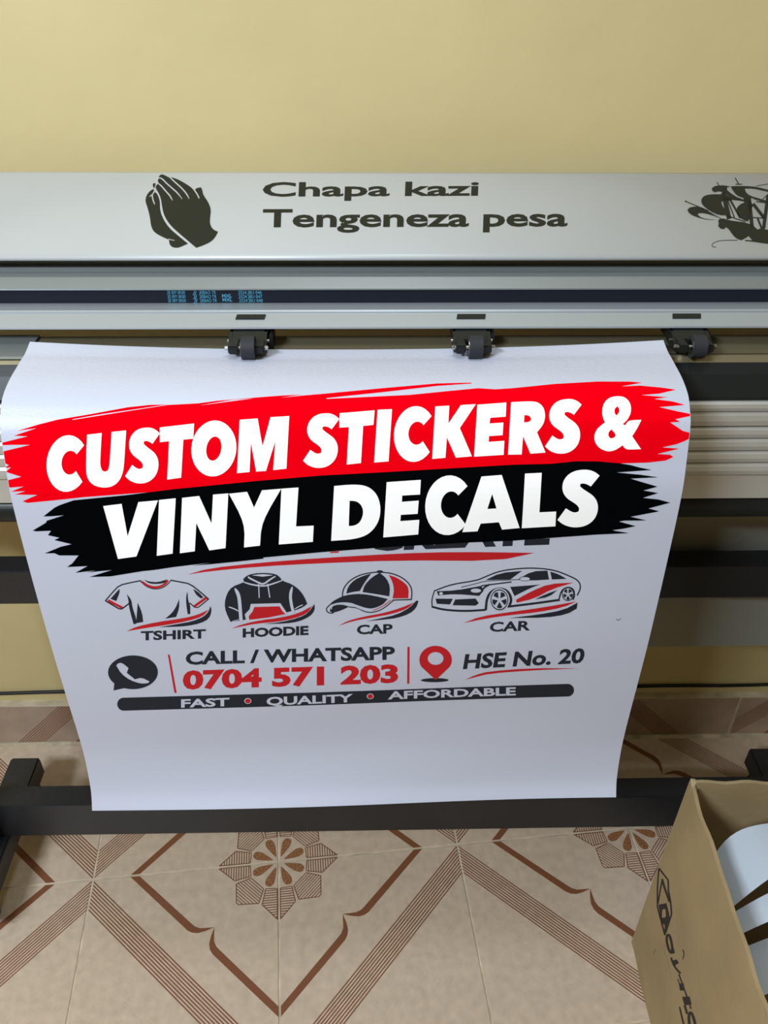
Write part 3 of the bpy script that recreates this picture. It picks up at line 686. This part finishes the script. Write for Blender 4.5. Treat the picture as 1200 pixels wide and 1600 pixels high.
for L in ([(308,360),(325,280),(400,195),(510,145),(600,120),(520,230),(465,330),(380,340)], [(498,342),(520,260),(600,170),(700,110),(780,180),(822,280),(812,395),(640,365)],
          [(250,395),(350,370),(480,362),(640,388),(800,428),(740,490),(640,535),(560,540),(440,500),(350,465),(220,462),(100,500),(150,450)], [(120,530),(180,495),(260,490),(345,515),(250,560),(150,590),(115,572)]):
    p.fill(L, dk, 1, smooth=1, **K)
p.ellipse((700, 97), (38, 17), dk, 1, **K)
p.stroke([(340,520),(440,530),(520,578),(620,588),(740,545),(865,440)], 12, dk, 1, **K); p.stroke([(135,475),(70,535),(80,575),(120,595),(160,590)], 13, dk, 1, **K)
p.stroke([(130,545),(140,500),(200,475),(300,478),(420,515),(520,560),(620,560),(720,520),(800,430)], 13, vy, 2, **K)
p.fill([(805,138),(900,170),(1000,240),(1040,300),(1035,418),(850,420),(868,320),(850,220)], dr, 1, smooth=1, **K)
p.stroke([(620,560),(740,510),(830,440)], 8, dr, 3, **K)
p.fill([(215,740),(330,680),(500,635),(750,590),(950,530),(1105,465),(1020,540),(850,600),(600,645),(380,685)], dr, 2, smooth=1, **K)
p.fill([(540,688),(700,655),(900,610),(1050,530),(1130,445),(1155,450),(1130,530),(1050,600),(900,650),(750,668)], dk, 1, smooth=1, **K)
p.text('CAP', (557.5, 992), (613.5, 990), 14.5, dk, 1, 0.035)
sb(p, 'cap_print', 'baseball cap icon with its caption')
p = Print(); K = dict(o=(660, 870), sc=4.444)
for a, w in (([(85,240),(200,195),(380,168),(440,140),(540,100),(680,82),(800,80),(920,95),(1010,130),(1085,165),(1102,215),(1075,270)], 9), ([(270,215),(380,188),(440,170),(700,160)], 5),
             ([(65,350),(150,372),(300,380),(440,370)], 14), ([(85,238),(65,300),(68,350)], 8), ([(590,348),(780,325),(955,300)], 15), ([(440,372),(448,290),(480,240),(540,220),(595,240),(622,300),(600,350)], 17),
             ([(948,300),(965,235),(1010,210),(1050,225),(1058,270),(1045,300)], 10), ([(410,205),(520,190),(620,178)], 9), ([(400,255),(430,215),(470,195)], 12)):
    p.stroke(a, w, dk, 1, **K)
for L in ([(438,165),(540,115),(692,100),(612,160)], [(660,162),(760,103),(868,98),(880,160),(760,168)], [(888,105),(940,120),(1002,155),(900,160)], [(100,243),(230,238),(410,205),(425,240),(395,275),(230,262),(110,272)],
          [(92,295),(212,295),(192,335),(100,330)], [(228,300),(370,293),(392,325),(370,342),(210,340)], [(610,212),(820,195),(760,215),(640,275)], [(780,298),(860,260),(940,232),(880,280)], [(600,425),(800,402),(980,370),(1078,318),(1072,360),(1000,400),(860,422)]):
    p.fill(L, dk, 1, smooth=1, lim=30, **K)
p.ellipse((130, 258), (13, 10), vy, 2, **K); p.ellipse((372, 238), (36, 14), vy, 2, **K); p.ellipse((712, 155), (38, 17), dk, 2, **K); p.ellipse((712, 155), (34, 13), vy, 3, **K)
p.ellipse((535, 300), (70, 80), vy, 2, **K); p.ellipse((535, 300), (62, 72), dk, 3, hole=(56, 64), **K); p.ellipse((1010, 260), (42, 48), dk, 2, hole=(37, 42), **K)
for c, r1, r2, q in (((535, 300), (48, 55), 0.35, 5), ((1010, 260), (32, 37), 0.35, 5)):
    for k in range(q):
        a = 2 * math.pi * k / q + 0.3
        p.fill([(c[0] + r1[0] * f * math.cos(a + g), c[1] + r1[1] * f * math.sin(a + g)) for f, g in ((0.25, 0), (1, -0.42), (1.08, 0), (1, 0.42))], dk, 4, **K)
p.fill([(650,300),(760,240),(880,190),(1050,180),(900,225),(780,290),(655,320)], dr, 2, smooth=1, **K)
p.fill([(285,460),(400,415),(600,385),(850,350),(1070,310),(980,350),(800,385),(600,405),(430,430)], dr, 2, smooth=1, **K)
p.text('CAR', (764.5, 987), (828, 984.5), 15, dk, 1, 0.03, 1.5)
sb(p, 'car_print', 'sports car icon with its caption')
# contact block
p = Print(); K = dict(o=(140, 850), sc=3)
p.ellipse((203, 600), (117, 78), dk, 1, n=36, **K); p.fill([(118,628),(112,684),(185,668),(160,620)], dk, 1, **K)
p.fill([(125,568),(135,557),(152,556),(182,580),(174,602),(212,632),(244,624),(281,642),(274,650),(240,652),(190,636),(148,606)], vy, 2, smooth=1, **K)
sb(p, 'handset_logo', 'charcoal speech bubble logo with a handset')
p = Print()
p.text('CALL / WHATSAPP', (290, 1039), (617, 1029.5), 20, dk, 1, 0.036)
sb(p, 'contact_heading', 'charcoal capitals')
p = Print(); p.text('0704 571 203', (285.5, 1077.5), (622, 1066), 29.5, dr, 1, 0.045, ref='7')
sb(p, 'phone_number', 'deep red numerals')
p = Print(); p.fill([(262, 1023), (265, 1023), (276, 1081.5), (272.5, 1081.5)], dr, 1); sb(p, 'red_divider')
p = Print(); p.fill([(636.5, 1010), (640, 1010), (639.5, 1067), (636, 1067)], dr, 1); sb(p, 'red_divider')
p = Print(); K = dict(o=(500, 850), sc=2.727)
p.ellipse((489, 577), (59, 9), dk, 1, **K)
L = [(492 + 69 * math.cos(math.radians(t)), 490 - 59 * math.sin(math.radians(t))) for t in range(-30, 211, 10)] + [(493, 576)]
L2 = [(492 + 34 * math.cos(2 * math.pi * i / 24), 484 - 27 * math.sin(2 * math.pi * i / 24)) for i in range(24)]
p.fill([L, L2], dr, 2, **K)
sb(p, 'location_pin', 'deep red map pin over a dark oval')
p = Print(); p.text('HSE No. 20', (723, 1044.5), (911, 1035.5), 23.5, dk, 1, 0.034, 4)
p.fill([(618,577),(660,556),(720,540),(900,527),(1105,529),(900,537),(720,550),(650,568)], dr, 1, smooth=1, **K)
sb(p, 'address_lettering', 'charcoal capitals underlined in red')
p = Print()
L = [(193 + 10 * math.cos(math.radians(t)), 1099 - 10 * math.sin(math.radians(t))) for t in range(90, 271, 15)] + [(887 + 10 * math.cos(math.radians(t)), 1078.5 - 10 * math.sin(math.radians(t))) for t in range(-90, 91, 15)]
p.fill(L, dk, 1)
sb(p, 'slogan_bar', 'long rounded charcoal bar')
p = Print()
p.text('FAST', (283, 1104), (358.5, 1101.3), 12.8, vy, 2, 0.032); p.text('QUALITY', (416.5, 1100.5), (551.5, 1095.5), 13, vy, 2, 0.032); p.text('AFFORDABLE', (606, 1092), (806, 1086.5), 13, vy, 2, 0.032)
for x, y in ((387.3, 1093.3), (578.5, 1086.5)): p.ellipse((x, y), (5.5, 4.5), vy, 2); p.ellipse((x, y), (4.3, 3.6), dr, 3)
sb(p, 'slogan_lettering', 'pale capitals parted by red dots')
p = Print(); p.stroke([(963,967),(966,969.5),(970,966.5)], 0.9, dk, 1); sb(p, 'scuff_mark')

# ------------------------------------------------------------------ cardboard box with offcuts
BX0, BX1, BY0, BY1, BH, BT = 0.3855, 0.80, 0.16, 0.650, 0.400, 0.0045
BO = Vector((0.59, 0.40, 0))
carton = empty('cardboard_box', BO)
tag(carton, 'open brown cardboard box standing on the tiled floor at the right corner', 'box')
def wallgrid(name, x0, x1, y0, y1, z0, z1, axis, amp, label=None):
    """a panel with slight bulge and a worn, wavy upper edge"""
    bm = bmesh.new(); NU, NV = 40, 16; rings = []
    for side in (0, 1):
        g = []
        for i in range(NU + 1):
            row = []
            for j in range(NV + 1):
                u, v = i / NU, j / NV
                b = amp * math.sin(math.pi * u) * (0.35 + 0.65 * v) * math.sin(math.pi * min(1, 0.15 + v * 0.6)) + 0.0007 * math.sin(u * 31 + v * 5)
                z = z0 + (z1 - z0) * v + (0.0014 * math.sin(u * 47) + 0.001 * math.sin(u * 19) if j == NV else 0)
                if axis == 'x': q = (x0 - b if side == 0 else x1 - b, y0 + (y1 - y0) * u, z)
                else: q = (x0 + (x1 - x0) * u, y0 - b if side == 0 else y1 - b, z)
                row.append(bm.verts.new(Vector(q) - BO))
            g.append(row)
        rings.append(g)
    A, C = rings
    for i in range(NU):
        for j in range(NV):
            bm.faces.new((A[i][j], A[i + 1][j], A[i + 1][j + 1], A[i][j + 1])); bm.faces.new((C[i][j], C[i][j + 1], C[i + 1][j + 1], C[i + 1][j]))
        bm.faces.new((A[i][NV], A[i + 1][NV], C[i + 1][NV], C[i][NV])); bm.faces.new((A[i][0], C[i][0], C[i + 1][0], A[i + 1][0]))
    for j in range(NV):
        bm.faces.new((A[0][j], A[0][j + 1], C[0][j + 1], C[0][j])); bm.faces.new((A[NU][j], C[NU][j], C[NU][j + 1], A[NU][j + 1]))
    bmesh.ops.recalc_face_normals(bm, faces=bm.faces[:])
    return crisp(link_mesh(name, bm, M['card'], carton, True))
sideL = wallgrid('side_panel', BX0, BX0 + BT, BY0, BY1, 0, BH, 'x', 0.003)
wallgrid('side_panel', BX1 - BT, BX1, BY0, BY1, 0, BH, 'x', -0.003)
wallgrid('side_panel', BX0 + BT, BX1 - BT, BY1 - BT, BY1, 0, BH, 'y', -0.002)
wallgrid('side_panel', BX0 + BT, BX1 - BT, BY0, BY0 + BT, 0, BH, 'y', 0.002)
link_mesh('bottom_panel', box_bm(BX0 + BT, BX1 - BT, BY0 + BT, BY1 - BT, 0.0, 0.004, 0, BO), M['card'], carton)
def BOXS(x, y):
    d = rx * ((x - 600) / F_PX) + ry * ((y - 800) / F_PX) + fwd; xx = BX0
    for _ in range(4):
        t = xx / d.x; q = Vector((0, 0, CAM_H)) + d * t
        u = min(1, max(0, (q.y - BY0) / (BY1 - BY0))); v = min(1, max(0, q.z / BH))
        xx = BX0 - (0.003 * math.sin(math.pi * u) * (0.35 + 0.65 * v) * math.sin(math.pi * min(1, 0.15 + v * 0.6)) + 0.0007 * math.sin(u * 31 + v * 5))
    return q, Vector((-1, 0, 0))
ci = M['cardink']; K = dict(o=(1020, 1350), sc=6.4)
p = Print()
for a, w in (([(65,45),(155,160),(158,270),(178,370),(190,500),(122,712)], 15), ([(62,42),(48,240),(48,430),(122,712)], 13), ([(52,400),(75,270),(98,150)], 14), ([(95,150),(120,240),(170,380)], 20)):
    p.stroke(a, w, ci, 1, smooth=0, **K)
p.fill([[(58,408),(138,392),(165,500),(172,560),(125,690),(110,660),(80,520)], [(95,455),(128,450),(135,520),(118,540),(92,535)], [(105,590),(125,620),(118,660),(105,640)]], ci, 1, **K)
tag(p.build('carton_logo', BOXS, carton, BO, step=(0, 0), layer_h=0.0004), 'black diamond logo with a letter')
p = Print()
for kind, items in (('letter', [((215,880),(185,890),(165,870),(140,780),(142,715),(165,705),(185,760),(200,860)), 22, ((180,850),(208,838),(222,890),(190,900))]),
                    ('letter', [((185,935),(200,990),(235,1050),(280,1095)), 17, ((195,965),(240,955),(262,990),(225,1015))]),
                    ('letter', [((262,1100),(290,1180),(330,1290),(385,1450)), 13, ((295,1330),(368,1325),(390,1405),(320,1412))]),
                    ('letter', [((250,1150),(285,1240)), 8, ((262,1195),(310,1195),(320,1265),(275,1265))]),
                    ('letter', [((320,1410),(345,1500)), 20, None]), ('letter', [((440,1660),(400,1500),(370,1480),(360,1540),(375,1660)), 26, None]),
                    ('smudge', [((268,1425),(300,1560),(320,1640)), 16, None]), ('smudge', [((298,855),(318,890),(300,955)), 8, None]), ('smudge', [((28,850),(10,905)), 6, None]),
                    ('scuff', [((120,790),(110,850),(130,930),(160,1020),(185,1160)), 5, None]), ('scuff', [((160,1470),(140,1600)), 14, None]), ('scuff', [((1110,1400),(1125,1550)), 18, None])):
    p = Print(); mm = M['dent'] if kind == 'scuff' else ci
    p.stroke(list(items[0]), items[1], mm, 1, taper=(1, 1) if kind == 'letter' else (0.4, 0.4), **K)
    if items[2]: p.fill(list(items[2]), ci, 1, **K)
    p.build('carton_' + kind, BOXS, carton, BO, step=(0, 0), layer_h=0.0004)
# torn flap stub folded down at the far corner
tc = bmesh.new(); rg = random.Random(9)
base_ = [(0.000, -0.012), (0.003, 0.001), (0.011, 0.002), (0.017, -0.003), (0.010, -0.006), (0.006, -0.013)]
lo_ = [tc.verts.new(Vector((BX0 + a, BY1 + b, BH - 0.010)) - BO) for a, b in base_]
hi_ = [tc.verts.new(Vector((BX0 + a * 0.7 + rg.uniform(-.001, .001), BY1 + b * 0.8, BH + rg.uniform(0.0005, 0.004))) - BO) for a, b in base_]
tc.faces.new(lo_[::-1]); tc.faces.new(hi_)
for i in range(6): tc.faces.new((lo_[i], lo_[(i + 1) % 6], hi_[(i + 1) % 6], hi_[i]))
bmesh.ops.recalc_face_normals(tc, faces=tc.faces[:])
link_mesh('torn_corner', tc, M['dent'], carton)

def strip(name, near, far, peak, zl, label, xe=0.70, round_=0.0, mt=M['offcut'], xs=0.3925, drop=0.008):
    """a springy film strip arched across the box: near/far give y at its two long edges as (y at left, slope)"""
    bm = bmesh.new(); NU, NV = 40, 12; g = []
    for i in range(NU + 1):
        u = i / NU; x = xs + (xe - xs) * u
        z = zl + (peak - zl) * math.sin(min(1, u / 0.28) * math.pi / 2) if u < 0.28 else drop + (peak - drop) * math.cos((u - 0.28) / 0.72 * math.pi / 2)
        row = []
        for j in range(NV + 1):
            v = j / NV; yn = near[0] + near[1] * (x - 0.4); yf = far[0] + far[1] * (x - 0.4)
            if round_ and u < 0.2: yf = yn + (yf - yn) * math.sqrt(max(0, 1 - ((0.2 - u) / 0.2) ** 2 * round_))
            row.append(bm.verts.new((x - BO.x, yn + (yf - yn) * v - BO.y, z + 0.004 * math.sin(v * 3) * u)))
        g.append(row)
    for i in range(NU):
        for j in range(NV): bm.faces.new((g[i][j], g[i + 1][j], g[i + 1][j + 1], g[i][j + 1]))
    o = link_mesh(name, bm, mt, None, True, BO); s = o.modifiers.new('thickness', 'SOLIDIFY'); s.thickness = 0.0006; crisp(o)
    tag(o, label, 'vinyl offcut', 'curled offcuts in the cardboard box'); return o
strip('vinyl_offcut', (0.512, 0.50), (0.600, 0.12), 0.372, 0.335, 'wide pale blue curled film offcut nearest the back of the box', round_=0.75)
strip('vinyl_offcut', (0.487, 0.28), (0.511, 0.38), 0.350, 0.325, 'narrow whitish curled film offcut in the middle of the three in the box', xe=0.68)
strip('vinyl_offcut', (0.430, 0.25), (0.484, 0.25), 0.315, 0.290, 'bluish film offcut lying lowest in the box, in front of the whitish one', xe=0.66)
vr = link_mesh('vinyl_roll', cyl_bm((0.42, 0.30, 0.055), (0.72, 0.34, 0.055), 0.05, 32, BO), M['blackgloss'], None, True, BO)
tag(vr, 'black roll of film lying in the bottom of the cardboard box', 'roll')
